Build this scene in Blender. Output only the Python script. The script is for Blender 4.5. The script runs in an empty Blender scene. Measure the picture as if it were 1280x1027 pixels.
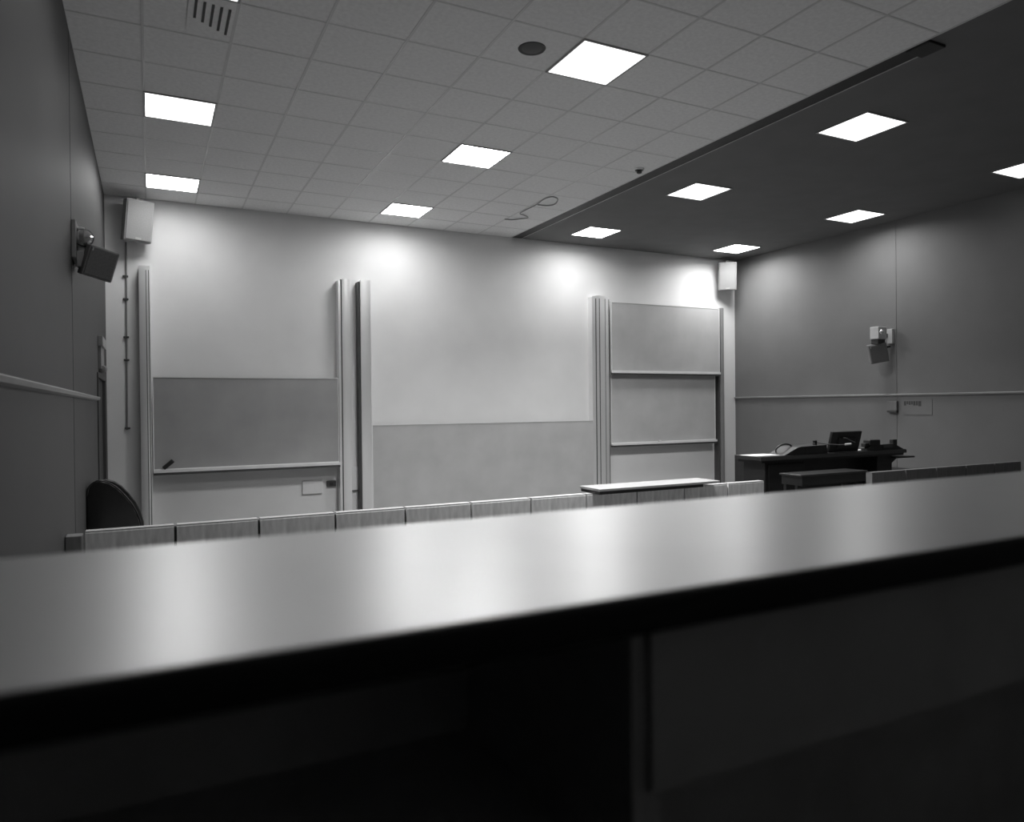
import bpy, bmesh, math, random
from mathutils import Vector, Matrix, Euler
random.seed(7)
C = bpy.context.scene.collection
PI = math.pi
sc = bpy.context.scene

# ------------------------------------------------------------------ materials
def mat(name, grey, rough=.6, metal=0., spec=.5, var=.12, scale=6., stretch=(1, 1, 1), bump=0., bscale=120., emit=0., coat=0.):
    m = bpy.data.materials.new(name); m.use_nodes = True
    nt = m.node_tree; b = nt.nodes['Principled BSDF']
    b.inputs['Roughness'].default_value = rough
    b.inputs['Metallic'].default_value = metal
    b.inputs['Specular IOR Level'].default_value = spec
    b.inputs['Coat Weight'].default_value = coat; b.inputs['Coat Roughness'].default_value = .33
    tc = nt.nodes.new('ShaderNodeTexCoord'); mp = nt.nodes.new('ShaderNodeMapping')
    mp.inputs['Scale'].default_value = stretch
    nz = nt.nodes.new('ShaderNodeTexNoise'); nz.inputs['Scale'].default_value = scale; nz.inputs['Detail'].default_value = 6
    rp = nt.nodes.new('ShaderNodeValToRGB')
    lo, hi = grey * (1 - var), min(1., grey * (1 + var))
    rp.color_ramp.elements[0].color = (lo, lo, lo, 1); rp.color_ramp.elements[1].color = (hi, hi, hi, 1)
    rp.color_ramp.elements[0].position = .3; rp.color_ramp.elements[1].position = .7
    L = nt.links.new
    L(tc.outputs['Object'], mp.inputs['Vector']); L(mp.outputs['Vector'], nz.inputs['Vector'])
    L(nz.outputs['Fac'], rp.inputs['Fac']); L(rp.outputs['Color'], b.inputs['Base Color'])
    if bump:
        n2 = nt.nodes.new('ShaderNodeTexNoise'); n2.inputs['Scale'].default_value = bscale
        bp = nt.nodes.new('ShaderNodeBump'); bp.inputs['Strength'].default_value = bump; bp.inputs['Distance'].default_value = .004
        L(mp.outputs['Vector'], n2.inputs['Vector']); L(n2.outputs['Fac'], bp.inputs['Height']); L(bp.outputs['Normal'], b.inputs['Normal'])
    if emit:
        b.inputs['Emission Color'].default_value = (1, 1, 1, 1); b.inputs['Emission Strength'].default_value = emit
    return m

M = dict(
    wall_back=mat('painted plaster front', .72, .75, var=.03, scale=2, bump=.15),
    wall_left=mat('left plaster with painted falloff', .05, .6, var=.06, scale=2, bump=.15),  # lens falloff at the left edge is put into this wall colour
    wall_right=mat('right plaster with painted falloff', .17, .7, var=.05, scale=2, bump=.15),  # base colour darkened to carry the lens falloff towards the right
    wall_rear=mat('pale rear wall', .8, .9),
    low_panel=mat('dark skirting panel', .05, .55),
    rail=mat('pale rail paint', .32, .4, var=.05),
    ceiling=mat('mineral ceiling tile', .82, .9, var=.06, scale=30, bump=.3, bscale=200),
    ceiling_dimmed=mat('smooth ceiling with painted dimness', .15, .85, var=.06, scale=3),  # colour darkened to paint in the light dropping off to the right
    tbar=mat('ceiling grid bar', .62, .35, var=.03),
    track=mat('dark ceiling slot', .03, .6),
    edge=mat('ceiling slot edging', .6, .5),
    carpet=mat('grey carpet', .18, .95, var=.3, scale=60, bump=.4),
    laminate=mat('pale desk laminate', .95, .36, metal=.85, var=.05, scale=3, spec=.5, coat=1.),
    dark_apron=mat('desk apron board', .5, .6),
    board_grey=mat('darker writing board', .32, .42, var=.08, scale=2.2),
    board=mat('grey writing board', .45, .42, var=.08, scale=2.2),
    alu=mat('satin pale trim', .7, .38, metal=.0, var=.04),
    post=mat('brushed aluminium column', .86, .36, metal=.65, var=.04, scale=3, stretch=(1, 1, .1)),
    groove=mat('column groove', .06, .6),
    tray=mat('tray underside with painted shade', .07, .5),  # dark colour draws the shadow below the trays
    black=mat('black plastic', .012, .45, var=.2),
    blackgloss=mat('black leather', .010, .28, var=.25, scale=20, bump=.1),
    rubber=mat('black rubber', .01, .7),
    speaker=mat('pale speaker shell', .34, .5, var=.04),
    grille=mat('speaker grille cloth', .23, .75, var=.12, scale=90),
    darkspeaker=mat('grey speaker shell', .20, .55, var=.06),
    darkgrille=mat('grey speaker grille', .13, .8, var=.15, scale=90),
    white=mat('white plastic', .6, .4, var=.03),
    grey=mat('grey plastic', .22, .5, var=.06),
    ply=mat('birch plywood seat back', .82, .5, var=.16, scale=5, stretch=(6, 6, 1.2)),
    ply_dark=mat('plywood seat back with painted dimness', .20, .5, var=.16, scale=5, stretch=(6, 6, 1.2)),  # copy of the birch plywood with dimmer light painted in
    ply_edge_dark=mat('plywood top edge with painted dimness', .16, .45, var=.12, scale=8),  # top edge copy, dimmed in colour like the seat back
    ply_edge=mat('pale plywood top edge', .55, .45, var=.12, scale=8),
    steel=mat('dark steel', .05, .4, metal=.6),
    darkwood=mat('dark lectern veneer', .012, .5, var=.3, scale=4, stretch=(1, 1, 6)),
    lectop=mat('dark lectern worktop', .03, .3, var=.15),
    lecedge=mat('grey worktop edge', .06, .5),
    console=mat('grey steel console', .014, .5, var=.1),
    paper=mat('white paper', .75, .8, var=.03),
    screen=mat('black monitor shell', .008, .45),
    chrome=mat('bright metal', .7, .2, metal=1),
    lens=mat('clear lamp lens', .9, .12, metal=1.),
    shelf=mat('pale bench board', .42, .4, var=.05),
    door=mat('dark door leaf', .03, .5, var=.2, scale=3, stretch=(6, 6, .6)),
    diffuser=mat('lit lamp diffuser', .9, .4, emit=7.),
    diffuser_dim=mat('dimmer lit lamp diffuser', .9, .4, emit=1.3),
    diffuser_bright=mat('brightest lit lamp diffuser', .9, .4, emit=15.),
)

b = M['laminate'].node_tree.nodes['Principled BSDF']
b.inputs['IOR'].default_value = 3.2; b.inputs['Coat IOR'].default_value = 1.8
# ------------------------------------------------------------------ mesh helpers
def NB(): return bmesh.new()
def add_box(bm, x, y, z, bev=0.):
    vs = [bm.verts.new((a, b, c)) for c in z for b in y for a in x]
    q = [(0, 2, 3, 1), (4, 5, 7, 6), (0, 1, 5, 4), (2, 6, 7, 3), (0, 4, 6, 2), (1, 3, 7, 5)]
    fs = [bm.faces.new([vs[i] for i in f]) for f in q]
    if bev:
        es = list({e for f in fs for e in f.edges})
        bmesh.ops.bevel(bm, geom=es, offset=bev, segments=2, affect='EDGES', profile=.5)
    return bm
def bx(x, y, z, bev=0.): return add_box(NB(), x, y, z, bev)
def add_prism(bm, pts, axis, a0, a1, bev=0.):
    """pts in the two other axes (order xyz without axis), swept along axis from a0 to a1"""
    def P(p, a):
        l = list(p); l.insert('xyz'.index(axis), a); return tuple(l)
    A = [bm.verts.new(P(p, a0)) for p in pts]; B = [bm.verts.new(P(p, a1)) for p in pts]
    n = len(pts); fs = [bm.faces.new(A), bm.faces.new(B[::-1])]
    for i in range(n): fs.append(bm.faces.new((A[i], B[i], B[(i + 1) % n], A[(i + 1) % n])))
    bmesh.ops.recalc_face_normals(bm, faces=fs)
    if bev:
        es = list({e for f in fs[:2] for e in f.edges})
        bmesh.ops.bevel(bm, geom=es, offset=bev, segments=2, affect='EDGES', profile=.5)
    return bm
def add_tube(bm, pts, r, n=10, closed=False):
    pts = [Vector(p) for p in pts]; rings = []
    for i, p in enumerate(pts):
        a = pts[i - 1] if (i or closed) else p
        b = pts[(i + 1) % len(pts)] if (i < len(pts) - 1 or closed) else p
        t = (b - a).normalized()
        u = t.cross(Vector((0, 0, 1)))
        if u.length < .05: u = t.cross(Vector((0, 1, 0)))
        u.normalize(); v = t.cross(u)
        rings.append([bm.verts.new(p + r * (math.cos(k * 2 * PI / n) * u + math.sin(k * 2 * PI / n) * v)) for k in range(n)])
    m = len(rings)
    fs = []
    for i in range(m if closed else m - 1):
        A, B = rings[i], rings[(i + 1) % m]
        for k in range(n): fs.append(bm.faces.new((A[k], A[(k + 1) % n], B[(k + 1) % n], B[k])))
    if not closed: fs += [bm.faces.new(rings[0][::-1]), bm.faces.new(rings[-1])]
    bmesh.ops.recalc_face_normals(bm, faces=fs)
    return bm
def add_lathe(bm, prof, centre, axis='z', n=32):
    c = Vector(centre); rings = []
    for r, h in prof:
        ring = []
        for k in range(n):
            a, b = r * math.cos(2 * PI * k / n), r * math.sin(2 * PI * k / n)
            d = {'z': (a, b, h), 'y': (a, h, b), 'x': (h, a, b)}[axis]
            ring.append(bm.verts.new(c + Vector(d)))
        rings.append(ring)
    fs = []
    for A, B in zip(rings, rings[1:]):
        for k in range(n): fs.append(bm.faces.new((A[k], A[(k + 1) % n], B[(k + 1) % n], B[k])))
    fs += [bm.faces.new(rings[0][::-1]), bm.faces.new(rings[-1])]
    bmesh.ops.recalc_face_normals(bm, faces=fs)
    return bm
def smooth_curve(pts, k=6, closed=False):
    P = [Vector(p) for p in pts]; n = len(P); out = []
    for i in range(n if closed else n - 1):
        g = lambda j: P[j % n] if closed else P[max(0, min(n - 1, j))]
        a, b, c, d = g(i - 1), g(i), g(i + 1), g(i + 2)
        for s in range(k):
            t = s / k
            out.append(.5 * ((2 * b) + (c - a) * t + (2 * a - 5 * b + 4 * c - d) * t * t + (3 * b - a - 3 * c + d) * t ** 3))
    if not closed: out.append(P[-1])
    return out

def obj(name, bm, m, parent=None, local=False, smooth=False):
    me = bpy.data.meshes.new(name)
    if parent is not None and not local:
        bmesh.ops.translate(bm, verts=bm.verts, vec=-(root_loc(parent)))
    bmesh.ops.recalc_face_normals(bm, faces=bm.faces)
    bm.to_mesh(me); bm.free()
    if smooth:
        for p in me.polygons: p.use_smooth = True
        me.set_sharp_from_angle(angle=math.radians(40))
    me.materials.append(M[m])
    o = bpy.data.objects.new(name, me); C.objects.link(o)
    if parent is not None: o.parent = parent
    return o
def root_loc(o):
    v = Vector((0, 0, 0))
    while o is not None: v = v + Vector(o.location); o = o.parent
    return v
def tag(o, label, cat, group=None):
    o['label'] = label; o['category'] = cat
    if group: o['group'] = group
    return o
def thing(name, label, cat, loc=(0, 0, 0), rot=(0, 0, 0), group=None):
    o = bpy.data.objects.new(name, None); C.objects.link(o)
    o.location = loc; o.rotation_euler = rot; o.empty_display_size = .1
    return tag(o, label, cat, group)
def struct(name, bm, m, parent=None):
    o = obj(name, bm, m, parent)
    if parent is None: o['kind'] = 'structure'
    return o
def dup(root, loc, label, rot=None):
    r = root.copy(); C.objects.link(r); r.location = loc
    if rot is not None: r.rotation_euler = rot
    r['label'] = label
    for ch in list(root.children):
        c = ch.copy(); C.objects.link(c); c.parent = r
        for g in ch.children:
            d = g.copy(); C.objects.link(d); d.parent = c
    return r

# ------------------------------------------------------------------ room shell (metres; front floor z = 0, lens at 0,0,1.8)
XL, XR, YB, YR, ZC, EYE = -.502, 10.346, 10.827, -2.6, 4.603, 1.8
struct('wall_front', bx((XL - .2, XR + .2), (YB, YB + .2), (-.2, ZC + .2)), 'wall_back')
struct('wall_rear', bx((XL - .2, XR + .2), (YR - .2, YR), (-.2, ZC + .2)), 'wall_rear')
# left wall: two panels with an open joint between them
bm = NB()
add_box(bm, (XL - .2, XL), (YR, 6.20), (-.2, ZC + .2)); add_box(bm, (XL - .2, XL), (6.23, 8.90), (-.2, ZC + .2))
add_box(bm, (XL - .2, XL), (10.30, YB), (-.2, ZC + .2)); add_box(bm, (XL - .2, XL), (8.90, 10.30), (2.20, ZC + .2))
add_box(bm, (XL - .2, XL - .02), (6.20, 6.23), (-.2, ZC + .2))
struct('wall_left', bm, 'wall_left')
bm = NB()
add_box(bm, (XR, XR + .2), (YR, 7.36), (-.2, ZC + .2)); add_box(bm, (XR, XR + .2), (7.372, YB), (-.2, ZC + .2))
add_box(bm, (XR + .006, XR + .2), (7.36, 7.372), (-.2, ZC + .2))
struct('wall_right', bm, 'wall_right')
# stepped floor
steps = [(YB + .2, 0.), (6.05, .15), (4.60, .30), (3.75, .45), (2.90, .60), (2.05, .75), (1.20, .90), (.22, 1.05), (-.7, 1.2)]
pts = [(YB + .2, -.2)]
for i, (y, z) in enumerate(steps):
    pts.append((y, z))
    pts.append((steps[i + 1][0] if i + 1 < len(steps) else YR, z))
pts.append((YR, -.2))
struct('floor', add_prism(NB(), pts, 'x', XL, XR), 'carpet')
# ceiling: tiled bay, smooth bay with its light falloff painted in as darker colour
struct('ceiling', bx((XL - .2, 5.435), (YR - .2, YB + .2), (ZC, ZC + .15)), 'ceiling')
o = struct('ceiling_bay', add_box(bx((5.620, XR + .2), (YR - .2, YB + .2), (ZC, ZC + .15)), (5.435, 5.620), (YR - .2, 3.75), (ZC, ZC + .15)), 'ceiling_dimmed')
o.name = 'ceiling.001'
bm = NB(); add_box(bm, (5.435, 5.620), (3.75, YB + .2), (ZC + .002, ZC + .15))
struct('trim_1', bm, 'track')
bm = NB()
for x in (5.426, 5.618): add_box(bm, (x, x + .010), (3.75, YB), (ZC - .002, ZC + .01))
struct('trim_2', bm, 'edge')
bm = NB()
gx = [-.016 + .6045 * k for k in range(0, 10)]; gy = [4.72 + .6145 * k for k in range(-11, 10)]
for x in gx: add_box(bm, (x - .010, x + .010), (YR, YB), (ZC - .003, ZC + .001))
for y in gy: add_box(bm, (XL, 5.426), (y - .008, y + .008), (ZC - .0025, ZC + .001))
struct('trim_3', bm, 'tbar')
bm = NB(); add_box(bm, (5.44, 5.64), (3.58, 3.78), (ZC - .02, ZC + .05), .005)
tag(obj('ceiling_hatch', bm, 'track'), 'dark square hatch cover at the near end of the ceiling slot, above the right', 'hatch')

# dado rails
def rail(name, x0, sgn, y0, y1, z):
    pr = [(x0, z - .022), (x0 + sgn * .028, z - .012), (x0 + sgn * .036, z + .010), (x0 + sgn * .032, z + .016), (x0, z + .016)]
    struct(name, add_prism(NB(), pr, 'y', y0, y1), 'rail')
rail('trim_4', XL, 1, YR, 8.82, 1.915)
rail('trim_5', XR, -1, YR, YB, 1.905)
struct('baseboard_right', bx((XR - .03, XR), (5.9, YB), (0, .785), .004), 'low_panel')
struct('baseboard_front', bx((XL, XR - .03), (YB - .02, YB), (0, .12), .004), 'low_panel')
# door in the left wall near the front corner
d = bpy.data.objects.new('door_1', None); C.objects.link(d); d.location = (XL, 9.6, 0); d['kind'] = 'structure'
obj('door_leaf', bx((XL - .06, XL - .02), (8.95, 10.25), (0, 2.15), .004), 'door', d)
bm = NB(); add_box(bm, (XL - .08, XL + .012), (8.90, 8.95), (0, 2.20)); add_box(bm, (XL - .08, XL + .012), (10.25, 10.30), (0, 2.20)); add_box(bm, (XL - .08, XL + .012), (8.95, 10.25), (2.15, 2.20))
obj('door_frame', bm, 'low_panel', d)
bm = NB(); add_tube(bm, [(XL - .02, 9.05, 1.0), (XL + .04, 9.05, 1.0), (XL + .04, 9.17, 1.0)], .011)
obj('door_handle', bm, 'alu', d)

# ------------------------------------------------------------------ ceiling lamps
cols = [-.016, 3.011, 6.224, 9.247]; rows = [4.7206, 7.1698, 9.6368]
POW = {(0, 0): 3, (1, 0): 54, (2, 0): 1, (3, 0): .3,
       (0, 1): .5, (1, 1): 28, (2, 1): 54, (3, 1): 13,
       (0, 2): 4.5, (1, 2): 8.5, (2, 2): 10, (3, 2): 19}
GLOW = {(1, 1): 'diffuser_bright', (3, 2): 'diffuser', (0, 2): 'diffuser', (1, 2): 'diffuser', (2, 2): 'diffuser'}
cn = ['along the left wall', 'over the tiled middle bay', 'just right of the dark slot', 'along the right wall']
rn = ['nearest the desk', 'in the middle row', 'closest to the board wall']
lamp0 = None
for (c, r), w in POW.items():
    lab = 'square ceiling lamp ' + cn[c] + ', ' + rn[r]
    loc = (cols[c] + .3, rows[r] + .3, ZC)
    if lamp0 is None:
        lamp0 = thing('ceiling_light', lab, 'light', loc, group='square ceiling panel lamps')
        f = NB()
        for (x0, x1, y0, y1) in ((-.306, .306, -.306, -.288), (-.306, .306, .288, .306), (-.306, -.288, -.288, .288), (.288, .306, -.288, .288)):
            add_box(f, (x0, x1), (y0, y1), (-.010, .002))
        obj('frame', f, 'rail', lamp0, local=True)
        obj('diffuser', bx((-.288, .288), (-.288, .288), (-.007, .001)), 'diffuser', lamp0, local=True)
        lamp = lamp0
    else: lamp = dup(lamp0, loc, lab)
    df = [k for k in lamp.children if k.name.startswith('diffuser')][0]
    df.material_slots[0].link = 'OBJECT'; df.material_slots[0].material = M[GLOW.get((c, r), 'diffuser_dim')]
    L = bpy.data.lights.new('panel_light', 'AREA'); L.shape = 'SQUARE'; L.size = .57; L.energy = w; L.spread = math.radians(164 if r == 2 or (c, r) == (3, 1) else 126)
    lo = bpy.data.objects.new('panel_light', L); C.objects.link(lo); lo.location = (loc[0], loc[1], ZC - .012)

# ceiling fittings
t = thing('round_ceiling_speaker', 'dark round grille set in a ceiling tile left of the nearest middle lamp', 'speaker', (2.72, 5.03, ZC))
obj('rim', add_lathe(NB(), [(.085, -.004), (.105, -.006), (.11, 0), (.085, 0)], (2.72, 5.03, ZC)), 'track', t, smooth=True)
obj('grille', add_lathe(NB(), [(.001, -.012), (.05, -.010), (.085, -.003), (.085, 0)], (2.72, 5.03, ZC)), 'grey', t, smooth=True).data.materials[0] = M['low_panel']
t = thing('smoke_detector', 'small pale round detector on the ceiling beside the dark slot', 'detector', (5.25, 7.05, ZC))
obj('base', add_lathe(NB(), [(.06, 0), (.06, -.015), (.05, -.02), (.05, 0)], (5.25, 7.05, ZC)), 'ceiling', t, smooth=True)
obj('sensor', add_lathe(NB(), [(.03, -.02), (.03, -.05), (.015, -.058), (.001, -.058)], (5.25, 7.05, ZC)), 'low_panel', t, smooth=True)
t = thing('ceiling_vent', 'slotted air grille in the ceiling beside the nearest left lamp', 'vent', (.42, 5.62, ZC))
bm = NB(); add_box(bm, (.27, .57), (5.34, 5.86), (ZC - .006, ZC + .002))
obj('plate', bm, 'ceiling', t)
for k in range(5):
    x = .31 + .055 * k
    obj('slot', bx((x, x + .018), (5.40 + .01 * k, 5.66 + .04 * k), (ZC - .009, ZC - .004)), 'track', t)
cab = [(4.80, 9.783), (4.909, 9.759), (4.997, 9.668), (5.074, 9.556), (4.957, 9.46), (4.862, 9.404), (4.845, 9.221), (4.853, 8.897), (4.82, 8.609), (4.863, 8.465), (4.988, 8.532), (5.077, 8.751), (5.025, 8.863), (4.873, 8.888)]
tag(obj('ceiling_cable', add_tube(NB(), smooth_curve([(x, y, ZC - .008) for x, y in cab]), .0075, 8), 'rail', smooth=True), 'thin dark cable looping in an S under the tiled ceiling left of the slot', 'cable')

# ------------------------------------------------------------------ board wall
def post(name, label, x0, x1, top, style, yf=10.655):
    t = thing(name, label, 'column', ((x0 + x1) / 2, YB, 0), group='aluminium board columns')
    w = x1 - x0; pr = []
    n = 10
    bulge = .006 if style != 'wide' else .03
    for k in range(n + 1):
        u = k / n; pr.append((x0 + u * w, yf + bulge * (2 * u - 1) ** 2))
    pr += [(x1, YB), (x0, YB)]
    bm = NB(); A = []
    domed = .004 if style != 'wide' else .03
    lo = [bm.verts.new((x, y, 0)) for x, y in pr]
    hi = [bm.verts.new((x, y, top - domed * abs(2 * (x - x0) / w - 1) ** 2)) for x, y in pr]
    k = len(pr)
    for i in range(k): bm.faces.new((lo[i], lo[(i + 1) % k], hi[(i + 1) % k], hi[i]))
    bm.faces.new(hi); bm.faces.new(lo[::-1])
    cas = obj('casing', bm, 'post' if style != 'right' else 'grey', t, smooth=True)
    def gr(u0, u1, d=.003):
        xa, xb = x0 + u0 * w, x0 + u1 * w
        y = yf + bulge * (2 * (u0 + u1) / 2 - 1) ** 2 - d
        obj('groove', bx((xa, xb), (y, y + .012), (.02, top - .06)), 'groove', cas)
    if style == 'left': gr(.62, .68); gr(.86, .92)
    if style == 'lip':
        obj('guide_rail', bx((x0 - .05, x0 - .012), (yf + .02, YB), (0, top - .02), .003), 'post', t)
        obj('groove', bx((x0 - .012, x0 + .002), (yf + .012, YB), (0, top - .01)), 'groove', cas)
    if style == 'plain': obj('groove', bx((x0 - .03, x0 + .001), (yf + .03, YB), (0, top - .03)), 'groove', cas)
    if style == 'wide': gr(.16, .21); gr(.36, .40); gr(.70, .725); gr(.96, .995)
    if style == 'right': obj('groove', bx((x0 - .03, x0 + .001), (yf + .03, YB), (0, top - .03)), 'groove', cas)
    return t
post('board_column', 'aluminium column with double groove at the left end of the left whiteboard', -.112, .019, 3.685, 'left')  # columns, boards, corner speakers: back-wall x and z values scaled about the camera
post('board_column', 'aluminium column with thin guide rail at the right end of the left whiteboard', 2.545, 2.665, 3.690, 'lip')
post('board_column', 'tall plain aluminium board column at left end of the wide middle whiteboard', 2.822, 2.975, 3.695, 'plain')
post('board_column', 'broad fluted aluminium board column between the middle and right whiteboards', 6.92, 7.276, 3.715, 'wide')
post('board_column', 'narrow aluminium board column at the far right, nearest the room corner', 9.825, 9.905, 3.635, 'right')

def board(label, x0, x1, z0, z1, yf, tray=None, thick=.03, m='board'):
    t = thing('whiteboard', label, 'whiteboard', ((x0 + x1) / 2, yf, z0), group='sliding whiteboards')
    obj('panel', bx((x0 + .012, x1 - .012), (yf, yf + thick), (z0 + .012, z1 - .012)), m, t)
    f = NB(); y = (yf - .006, yf + thick + .003)
    add_box(f, (x0, x1), y, (z1 - .016, z1)); add_box(f, (x0, x1), y, (z0, z0 + .012))
    add_box(f, (x0, x0 + .012), y, (z0 + .012, z1 - .016)); add_box(f, (x1 - .012, x1), y, (z0 + .012, z1 - .016))
    obj('frame', f, 'alu', t)
    if tray:
        pr = [(yf - .004, z0 + .028), (yf - .01, z0 + .004), (yf - tray, z0 + .002), (yf - tray, z0 + .022), (yf - tray - .008, z0 + .022), (yf - tray - .008, z0 - .018), (yf - .004, z0 - .022)]
        tr = obj('pen_tray', add_prism(NB(), pr, 'x', x0 + .005, x1 - .005), 'alu', t)
        obj('tray_underside_shade', bx((x0 + .005, x1 - .005), (yf - tray, yf + .02), (z0 - .05, z0 - .022)), 'tray', tr)  # underside strip, dark and deep to paint the shadow below the tray
    return t
B1 = board('grey whiteboard with a pen tray on the left, black eraser at its lower corner', .030, 2.49, .975, 2.233, 10.69, tray=.08, m='board_grey')
board('widest and lowest whiteboard, in the middle of the wall', 2.98, 7.035, .25, 1.534, 10.685)
board('upper of the two stacked whiteboards at right, closest to the ceiling', 7.305, 9.80, 2.375, 3.620, 10.665, tray=.025)
board('lower of the two stacked whiteboards at right, under the upper one', 7.335, 9.745, 1.09, 2.40, 10.735, tray=.05)
# erasers
t = thing('board_eraser', 'black eraser leaning tilted against the left whiteboard at its lower left corner', 'eraser', (.21, 10.656, 1.06), (0, -math.radians(40), 0))
obj('felt', bx((-.078, .078), (.002, .024), (-.026, .026), .006), 'rubber', t, local=True)
obj('grip', bx((-.072, .072), (-.022, .002), (-.020, .020), .008), 'black', t, local=True)
t = thing('board_eraser', 'small dark eraser lying on the tray of the lower right whiteboard', 'eraser', (8.38, 10.690, 1.115))
obj('felt', bx((8.31, 8.45), (10.688, 10.714), (1.096, 1.110), .004), 'rubber', t)
obj('grip', bx((8.35, 8.41), (10.690, 10.712), (1.110, 1.136), .006), 'white', t)
# sockets under the left board
t = thing('wall_socket', 'pale square socket plate on the wall beneath the left whiteboard', 'socket', (2.11, YB, .63))
obj('plate', bx((1.975, 2.262), (YB - .028, YB), (.535, .728), .005), 'wall_back', t)
for x in (2.05, 2.19): obj('outlet', bx((x - .045, x + .045), (YB - .031, YB - .027), (.575, .665)), 'wall_back', t)
t = thing('wall_switch', 'small dark switch box on the wall right of the pale socket', 'switch', (2.40, YB, .66))
obj('plate', bx((2.325, 2.462), (YB - .03, YB), (.625, .712), .005), 'low_panel', t)
obj('rocker', bx((2.365, 2.42), (YB - .036, YB - .029), (.645, .692), .003), 'black', t)
t = thing('junction_box', 'slim pale cover plate on the wall between the two tall columns', 'box', (2.73, YB, .73))
obj('cover', bx((2.69, 2.80), (YB - .02, YB), (.55, .90), .004), 'wall_back', t)
obj('base_lip', bx((2.69, 2.80), (YB - .026, YB - .0), (.535, .550), .002), 'low_panel', t)
# conduit at the left corner
t = thing('wall_conduit', 'thin vertical conduit with dark clips on the front wall beside the left column', 'conduit', (-.262, YB, 1.53))
obj('pipe', add_tube(NB(), [(-.255, YB - .013, 4.0), (-.272, YB - .013, 1.53)], .011), 'grey', t, smooth=True)
for z in (1.55, 2.45, 2.75, 3.25, 3.55): obj('clip', bx((-.30, -.235), (YB - .028, YB), (z - .012, z + .012), .003), 'low_panel', t)

# corner speakers
def corner_speaker(label, loc, yaw, tilt, lean):
    t = thing('wall_speaker', label, 'speaker', loc, (0, 0, 0), group='pale corner loudspeakers')
    t.rotation_mode = 'XYZ'
    m = Euler((0, 0, yaw)).to_matrix() @ Euler((tilt, 0, 0)).to_matrix() @ Euler((0, lean, 0)).to_matrix()
    t.rotation_euler = m.to_euler()
    obj('cabinet', bx((-.165, .165), (.012, .20), (-.265, .265), .012), 'speaker', t, local=True)
    gl = obj('grille', bx((-.150, .150), (0, .02), (-.250, .250), .006), 'grille', t, local=True)
    obj('badge', bx((-.035, .035), (-.003, .004), (-.243, -.215), .002), 'speaker', gl, local=True)
    b = NB(); add_box(b, (-.03, .03), (.10, .16), (.26, .30), .004); obj('hanger', b, 'speaker', t, local=True)
    b = NB(); add_tube(b, [(0, .19, 0), (0, .27, .0)], .02); obj('arm', b, 'low_panel', t, local=True)
    return t
corner_speaker('pale oblong loudspeaker high in the left corner above the boards', (-.09, 10.52, EYE + 2.43), math.radians(14), math.radians(8), math.radians(3))
corner_speaker('pale oblong loudspeaker high in the right corner above the boards', (9.885, 10.52, EYE + 2.42), -math.radians(38), math.radians(10), math.radians(0))

# ------------------------------------------------------------------ side wall fittings
def side_speaker(name, label, loc, rot, wallx, k=1.):
    t = thing(name, label, 'speaker', loc, rot, group='tilted side wall loudspeakers')
    obj('cabinet', bx((-.12 * k, .12 * k), (.014, .17), (-.135 * k, .135 * k), .010), 'darkspeaker', t, local=True)
    gl = obj('grille', bx((-.108 * k, .108 * k), (0, .02), (-.122 * k, .122 * k), .005), 'darkgrille', t, local=True)
    obj('badge', bx((-.1 * k, -.086 * k), (-.003, .004), (.085 * k, .115 * k), .002), 'chrome', gl, local=True)
    return t
# left wall: lamp unit, bracket, loudspeaker
t = thing('emergency_light', 'emergency light with round lens on the left wall above a tilted loudspeaker', 'emergency light', (XL, 6.4, 3.05))
obj('mounting_plate', bx((XL, XL + .03), (6.20, 6.62), (2.92, 3.20), .006), 'grey', t)
obj('lamp_housing', bx((XL + .03, XL + .085), (6.28, 6.55), (2.98, 3.17), .02), 'white', t, smooth=True)
ln = obj('lens', add_lathe(NB(), [(.055, 0), (.06, -.02), (.045, -.04), (.001, -.05)], (XL + .075, 6.285, 3.085), 'y'), 'lens', t, smooth=True)
obj('lens_ring', add_tube(NB(), [(XL + .075 + .062 * math.cos(a * PI / 12), 6.278, 3.085 + .062 * math.sin(a * PI / 12)) for a in range(24)], .006, 8, True), 'low_panel', ln, smooth=True)
obj('battery_box', bx((XL + .028, XL + .075), (6.27, 6.50), (2.865, 2.985), .006), 'rail', t)
t2 = side_speaker('wall_speaker', 'grey square loudspeaker tilted on a bracket on the left wall', (-.310, 6.20, 2.885), (math.radians(12), math.radians(13), math.radians(18)), XL, .86)
bm = NB(); add_tube(bm, [(0, .165, 0), (-.10, .2, .02), (-.17, .2, .02)], .016); obj('bracket', bm, 'black', t2, local=True)
# right wall
t = thing('emergency_light', 'emergency light with bright lens on the right wall above a tilted loudspeaker', 'emergency light', (XR, 7.5, 2.85))
obj('mounting_plate', bx((XR - .06, XR), (7.40, 7.49), (2.70, 2.93), .006), 'white', t)
obj('arm', bx((XR - .20, XR - .05), (7.47, 7.51), (2.80, 2.86), .004), 'grey', t)
obj('lamp_housing', bx((XR - .36, XR - .17), (7.41, 7.56), (2.765, 2.955), .008), 'white', t)
obj('lens', add_lathe(NB(), [(.045, 0), (.043, -.014), (.034, -.028), (.018, -.038), (.001, -.041)], (XR - .285, 7.412, 2.87), 'y'), 'lens', t, smooth=True)
obj('battery_box', bx((XR - .345, XR - .18), (7.43, 7.55), (2.69, 2.765), .004), 'low_panel', t)
t2 = side_speaker('wall_speaker', 'dark square loudspeaker tilted on a bracket on the right wall', (10.05, 7.45, 2.545), (math.radians(8), math.radians(-10), math.radians(-42)), XR, 1.08)
bm = NB(); add_tube(bm, [(0, .165, .02), (.12, .20, .05), (.21, .16, .06)], .016); obj('bracket', bm, 'black', t2, local=True)
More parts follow.
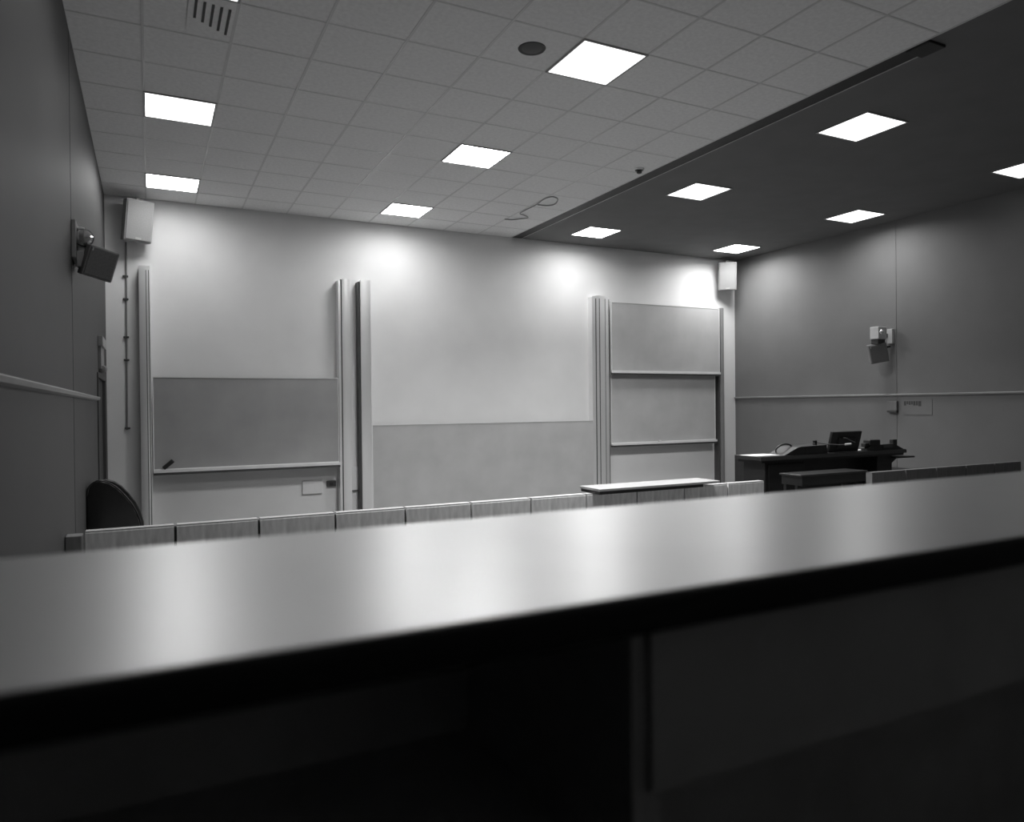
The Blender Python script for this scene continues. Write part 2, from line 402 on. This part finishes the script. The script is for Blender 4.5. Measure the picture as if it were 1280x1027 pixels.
t = thing('wall_socket', 'small pale box under the rail on the right wall beside the panel joint', 'socket', (XR, 7.42, 1.72))
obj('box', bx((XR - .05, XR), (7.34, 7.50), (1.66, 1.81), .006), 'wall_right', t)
obj('lip', bx((XR - .055, XR), (7.34, 7.50), (1.635, 1.66), .002), 'low_panel', t)  # dark strip painting the shadow at the bottom of the box
t = thing('wall_notice', 'faint pale notice with a dark heading under the rail on the right wall', 'notice', (XR, 7.05, 1.72))
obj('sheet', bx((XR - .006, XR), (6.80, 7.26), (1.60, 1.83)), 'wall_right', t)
bm = NB(); y = 7.245
for wd, h0 in ((.035, 0), (.028, .02), (.03, .01), (.025, .015), (.035, 0), (.03, 0), (.045, -.012)):
    add_box(bm, (XR - .0075, XR - .0055), (y - wd, y), (1.74 + h0, 1.805)); y -= wd + .008
obj('heading', bm, 'low_panel', t)
# box beyond the left rail, above the door
t = thing('wall_box', 'small pale wall box with a hanging cable by the left corner, past the rail', 'box', (XL, 9.3, 2.4))
obj('cap', bx((XL, XL + .05), (9.10, 9.75), (2.50, 2.61), .006), 'rail', t)
obj('back_plate', bx((XL, XL + .03), (9.15, 9.7), (2.25, 2.50), .004), 'grey', t)
obj('cradle', add_lathe(NB(), [(.001, -.10), (.035, -.09), (.045, 0), (.035, .09), (.001, .10)], (XL + .035, 9.30, 2.25), 'y', 16), 'grey', t, smooth=True)

# ------------------------------------------------------------------ front row of seats
ZT = 1.005
def seat_bm_back(w):
    pr = []
    for k in range(9):
        a = PI * k / 8; pr.append((-.028 * math.cos(a), ZT - .018 + .018 * math.sin(a)))
    pr = [(-.012, .56), (-.028, .80)] + pr[0:] + [(.03, .80), (.044, .56)]
    return add_prism(NB(), pr, 'x', -w / 2, w / 2)
ordn = ['first', 'second', 'third', 'fourth', 'fifth', 'sixth', 'seventh', 'eighth', 'ninth', 'tenth']
edges = [-.396, .146, .691, 1.238, 1.786, 2.349, 2.902, 3.46, 4.01, 4.564, 5.109, 5.60]
seatW = .53
def make_seat(x0, x1, label, group, sh=''):
    w = x1 - x0 - .018
    t = thing('theatre_seat', label, 'seat', ((x0 + x1) / 2, 5.5, .15), group=group)
    pr = [(-.026, ZT - .30), (-.040, .86), (-.042, ZT - .012), (-.036, ZT - .003), (-.028, ZT), (.022, ZT), (.032, ZT - .004), (.036, ZT - .014), (.034, .86), (.026, ZT - .30)]
    pr = [(y, z - .15) for y, z in pr]
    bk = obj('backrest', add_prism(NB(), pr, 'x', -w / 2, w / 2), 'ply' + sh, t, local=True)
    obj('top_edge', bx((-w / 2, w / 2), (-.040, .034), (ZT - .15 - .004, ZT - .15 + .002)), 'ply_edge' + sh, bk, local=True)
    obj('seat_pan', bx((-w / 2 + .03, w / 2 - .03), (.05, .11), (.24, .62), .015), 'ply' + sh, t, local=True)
    obj('side_bracket', bx((w / 2 + .001, w / 2 + .017), (-.015, .05), (.30, ZT - .166)), 'steel', t, local=True)
    b = NB(); add_box(b, (-.03, .03), (-.02, .04), (.0, .60)); add_box(b, (-.10, .10), (-.08, .12), (0, .012)); add_box(b, (-w / 2 + .04, w / 2 - .04), (.01, .05), (.28, .32))
    obj('pedestal', b, 'steel', t, local=True)
    return t
for i in range(11):
    where = ('below the left whiteboard' if i < 5 else 'below the middle whiteboard' if i < 7 else 'below the right whiteboards')
    lab = 'plywood seat back, %s from the left wall in the long row' % (ordn + ['last'])[i] if i < 10 else 'plywood seat back ending the long row, next to the gap before the lectern'
    make_seat(edges[i], edges[i + 1], lab, 'seats in the long front row')
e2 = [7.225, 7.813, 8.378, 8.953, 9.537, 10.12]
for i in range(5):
    lab = 'seat back with painted-in dimness in the short right hand row, %s from the gap' % ordn[i]
    make_seat(e2[i], e2[i + 1], lab, 'seats in the short right hand row', '_dark')  # same seats, the weaker light on this row painted into their colour
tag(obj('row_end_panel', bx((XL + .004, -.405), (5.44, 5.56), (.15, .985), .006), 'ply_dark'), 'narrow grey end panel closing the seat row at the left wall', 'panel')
# joint brackets are part of the board laid along the top of the row
t = thing('bench_board', 'pale narrow board lying along the seat row top below the right whiteboards', 'board', (4.2, 5.5, ZT + .002))
pr = [(3.54, 5.33), (4.90, 5.39), (4.92, 5.70), (3.56, 5.64)]
obj('top', bx((3.52, 4.90), (5.34, 5.67), (ZT + .030, ZT + .052), .003), 'shelf', t)
obj('underframe', bx((3.53, 4.70), (5.35, 5.66), (ZT + .002, ZT + .030)), 'steel', t)

# ------------------------------------------------------------------ foreground desk
DZ = EYE - .156
t = thing('lecture_desk', 'long pale laminate desk top across the foreground, near edge out of focus', 'desk', (3.0, .70, .9))
bm = bx((XL + .002, 7.0), (.484, .925), (DZ - .028, DZ), .002)
obj('desk_top', bm, 'laminate', t)
pr = [(.4845, DZ - .001)] + [(.484 - .009 * math.sin(a * PI / 16), DZ - .010 + .009 * math.cos(a * PI / 16)) for a in range(1, 9)] + [(.475, DZ - .030), (.4845, DZ - .030)]
obj('edge_band', add_prism(NB(), pr, 'x', XL + .002, 7.0), 'rubber', t, smooth=True)
obj('apron', bx((.375, 7.0), (.492, .51), (DZ - .172, DZ - .028)), 'dark_apron', t)
obj('modesty_panel', bx((XL + .01, 7.0), (.86, .88), (.90, DZ - .028)), 'dark_apron', t)
for x in (-.30, .36, 1.9, 3.4, 4.9, 6.4):
    obj('leg', bx((x, x + .03), (.50, .86), (.9, DZ - .028)), 'dark_apron', t)
obj('bookshelf', bx((XL + .01, .36), (.60, .86), (DZ - .28, DZ - .26)), 'dark_apron', t)

# ------------------------------------------------------------------ armchair at the left wall
t = thing('armchair', 'black high-backed leather armchair against the left wall beyond the seat row', 'chair', (-.22, 7.3, 0))
top = [(-.497, 1.06), (-.48, 1.13), (-.44, 1.17), (-.40, 1.18), (-.33, 1.155), (-.27, 1.11), (-.21, 1.04), (-.15, .95), (-.11, .86), (-.085, .76), (-.075, .60)]
def arm(y0, y1, dx, dz):
    pr = [(x + (dx if x > -.45 else 0), z + dz) for x, z in top] + [(-.06 + dx, .45), (-.05 + dx, .10), (-.497, .10)]
    return add_prism(NB(), pr, 'y', y0, y1, .012)
sd = obj('side', arm(7.20, 7.30, 0, 0), 'blackgloss', t, smooth=True)
obj('side', arm(7.75, 7.85, .02, -.035), 'blackgloss', t, smooth=True)
pr = [(-.497, .10), (-.497, 1.07), (-.47, 1.14), (-.42, 1.12), (-.36, .95), (-.33, .48), (-.33, .10)]
obj('backrest', add_prism(NB(), pr, 'y', 7.30, 7.75), 'blackgloss', t, smooth=True)
obj('seat_cushion', bx((-.33, -.06), (7.305, 7.745), (.28, .46), .03), 'blackgloss', t, smooth=True)
for x in (-.45, -.12):
    for y in (7.25, 7.80): obj('leg', add_lathe(NB(), [(.015, 0), (.022, .10)], (x, y, 0), 'z', 12), 'steel', t, smooth=True)
obj('piping', add_tube(NB(), smooth_curve([(x + .004, 7.205, z + .004) for x, z in top]), .007, 8), 'black', sd, smooth=True)

# ------------------------------------------------------------------ lectern and equipment
E0 = EYE
t = thing('lectern', 'long dark lectern desk with equipment at the right front of the room', 'lectern', (8.0, 6.9, 0))
obj('worktop', bx((6.62, 9.34), (6.52, 6.95), (E0 - .700, E0 - .655), .004), 'lectop', t)
obj('edge_band', bx((6.62, 9.34), (6.510, 6.522), (E0 - .705, E0 - .660)), 'lecedge', t)
obj('lower_frame', bx((6.66, 9.32), (6.54, 6.93), (E0 - .735, E0 - .700)), 'black', t)
obj('cabinet', bx((6.74, 7.42), (6.56, 6.92), (0, E0 - .735), .004), 'darkwood', t)
dd = obj('cabinet_door', bx((6.79, 7.40), (6.545, 6.562), (.08, E0 - .76), .003), 'darkwood', t)
obj('handle', add_tube(NB(), [(7.34, 6.548, .62), (7.34, 6.525, .62), (7.34, 6.525, .74), (7.34, 6.548, .74)], .006), 'steel', dd)
obj('modesty_panel', bx((7.42, 8.86), (6.78, 6.80), (.35, E0 - .735)), 'darkwood', t)
obj('pedestal', bx((8.80, 9.10), (6.56, 6.92), (0, E0 - .735), .004), 'darkwood', t)
obj('side_shelf', bx((9.10, 9.50), (6.50, 6.90), (E0 - .775, E0 - .755), .003), 'black', t)
obj('shelf_bracket', add_prism(NB(), [(9.10, E0 - .775), (9.40, E0 - .775), (9.10, E0 - .95)], 'y', 6.68, 6.70), 'black', t)
WT = E0 - .655
tag(obj('paper_sheet', bx((6.64, 7.04), (6.60, 6.88), (WT + .0005, WT + .004)), 'paper'), 'white paper lying on the left end of the dark lectern', 'paper')
t = thing('control_console', 'grey wedge-shaped control console with sloping left end on the lectern', 'console', (7.4, 6.6, WT))
pr = [(7.03, WT + .001), (7.27, WT + .092), (7.33, WT + .10), (7.78, WT + .108), (7.80, WT + .001)]
obj('housing', add_prism(NB(), pr, 'y', 6.525, 6.80), 'console', t)
obj('panel', bx((7.40, 7.74), (6.519, 6.527), (WT + .015, WT + .09)), 'black', t)
hp = [(7.10, 6.72, WT + .02), (7.10, 6.72, WT + .07), (7.15, 6.70, WT + .115), (7.22, 6.69, WT + .13), (7.29, 6.68, WT + .12), (7.33, 6.68, WT + .095)]
obj('cable', add_tube(NB(), smooth_curve(hp), .011, 8), 'black', t, smooth=True)
t = thing('microphone', 'gooseneck microphone lying out from the console across the monitor back', 'microphone', (7.70, 6.64, WT + .108))
obj('base', add_lathe(NB(), [(.028, 0), (.028, .01), (.022, .03), (.028, .04), (.026, .056), (.001, .064)], (7.70, 6.64, WT + .1075), 'z', 20), 'black', t, smooth=True)
am = obj('arm', add_tube(NB(), smooth_curve([(7.70, 6.64, WT + .14), (7.80, 6.55, WT + .118), (7.92, 6.45, WT + .108), (8.02, 6.42, WT + .11)]), .007, 8), 'lecedge', t, smooth=True)
obj('capsule', add_tube(NB(), [(8.0, 6.425, WT + .110), (8.08, 6.40, WT + .116)], .013, 12), 'alu', am, smooth=True)
t = thing('monitor', 'black monitor seen from behind, leaning back on the lectern', 'monitor', (8.17, 6.60, WT + .006), (math.radians(14), 0, 0))
obj('shell', bx((-.285, .275), (-.02, .02), (.012, .275), .006), 'screen', t, local=True)
obj('rear_bulge', bx((-.16, .16), (-.04, -.018), (.06, .20), .01), 'screen', t, local=True)
obj('lower_lip', bx((-.28, .27), (-.02, .10), (.0, .02), .004), 'black', t, local=True)
obj('cable', add_tube(NB(), smooth_curve([(-.10, -.05, .205), (-.04, -.055, .195), (.04, -.055, .165), (.14, -.05, .135)]), .006, 8), 'grey', t, local=True, smooth=True)
tag(obj('paper_sheet', bx((8.46, 8.74), (6.66, 6.90), (WT + .0005, WT + .004)), 'paper'), 'white paper between the monitor and the desk phone', 'paper')
t = thing('document_camera', 'dark stepped desk device with upright stub at the right end of the lectern', 'device', (9.0, 6.6, WT))
pr = [(8.58, WT + .001), (8.58, WT + .03), (8.66, WT + .075), (9.14, WT + .075), (9.22, WT + .04), (9.32, WT + .001)]
obj('base', add_prism(NB(), pr, 'y', 6.54, 6.64), 'black', t)
obj('head', bx((8.62, 8.83), (6.53, 6.64), (WT + .07, WT + .145), .012), 'black', t)
obj('nose', bx((8.55, 8.63), (6.55, 6.62), (WT + .05, WT + .105), .01), 'black', t)
obj('upright', bx((9.13, 9.21), (6.56, 6.62), (WT + .03, WT + .135), .006), 'black', t)
obj('display', bx((8.90, 9.08), (6.533, 6.541), (WT + .03, WT + .062)), 'lecedge', t)
# low table in the gap between the seat rows
t = thing('low_table', 'low dark table with worn glossy top in front of the lectern', 'table', (7.2, 6.15, 0))
TZ = E0 - .835
obj('top', bx((6.70, 7.84), (5.97, 6.30), (TZ - .022, TZ), .006), 'lectop', t)
obj('apron', bx((6.73, 7.81), (5.985, 6.29), (TZ - .13, TZ - .022)), 'black', t)
for x in (6.75, 7.74):
    for y in (6.07, 6.24): obj('leg', bx((x, x + .05), (y, y + .04), (0, TZ - .13)), 'black', t)

# ------------------------------------------------------------------ camera
yaw, pitch, roll, f = .463455, -.007618, .009899, 905.416
fw = Vector((math.sin(yaw) * math.cos(pitch), math.cos(yaw) * math.cos(pitch), math.sin(pitch)))
rt = Vector((math.cos(yaw), -math.sin(yaw), 0)); dn = -rt.cross(fw)
r2 = math.cos(roll) * rt + math.sin(roll) * dn; d2 = -math.sin(roll) * rt + math.cos(roll) * dn
cam = bpy.data.cameras.new('camera'); co = bpy.data.objects.new('camera', cam); C.objects.link(co)
R3 = Matrix((r2, -d2, -fw)).transposed()
co.matrix_world = Matrix.Translation((0, 0, EYE)) @ R3.to_4x4()
cam.sensor_fit = 'HORIZONTAL'; cam.sensor_width = 36; cam.lens = 36 * f / 1280; cam.clip_start = .02
cam.dof.use_dof = True; cam.dof.focus_distance = 10.5; cam.dof.aperture_fstop = 3.0
sc.camera = co
w = bpy.data.worlds.new('world'); sc.world = w; w.use_nodes = True
w.node_tree.nodes['Background'].inputs[0].default_value = (0, 0, 0, 1)
vs = sc.view_settings; vs.view_transform = 'Standard'; vs.look = 'None'; vs.gamma = 1; vs.use_curve_mapping = False; vs.exposure = .85
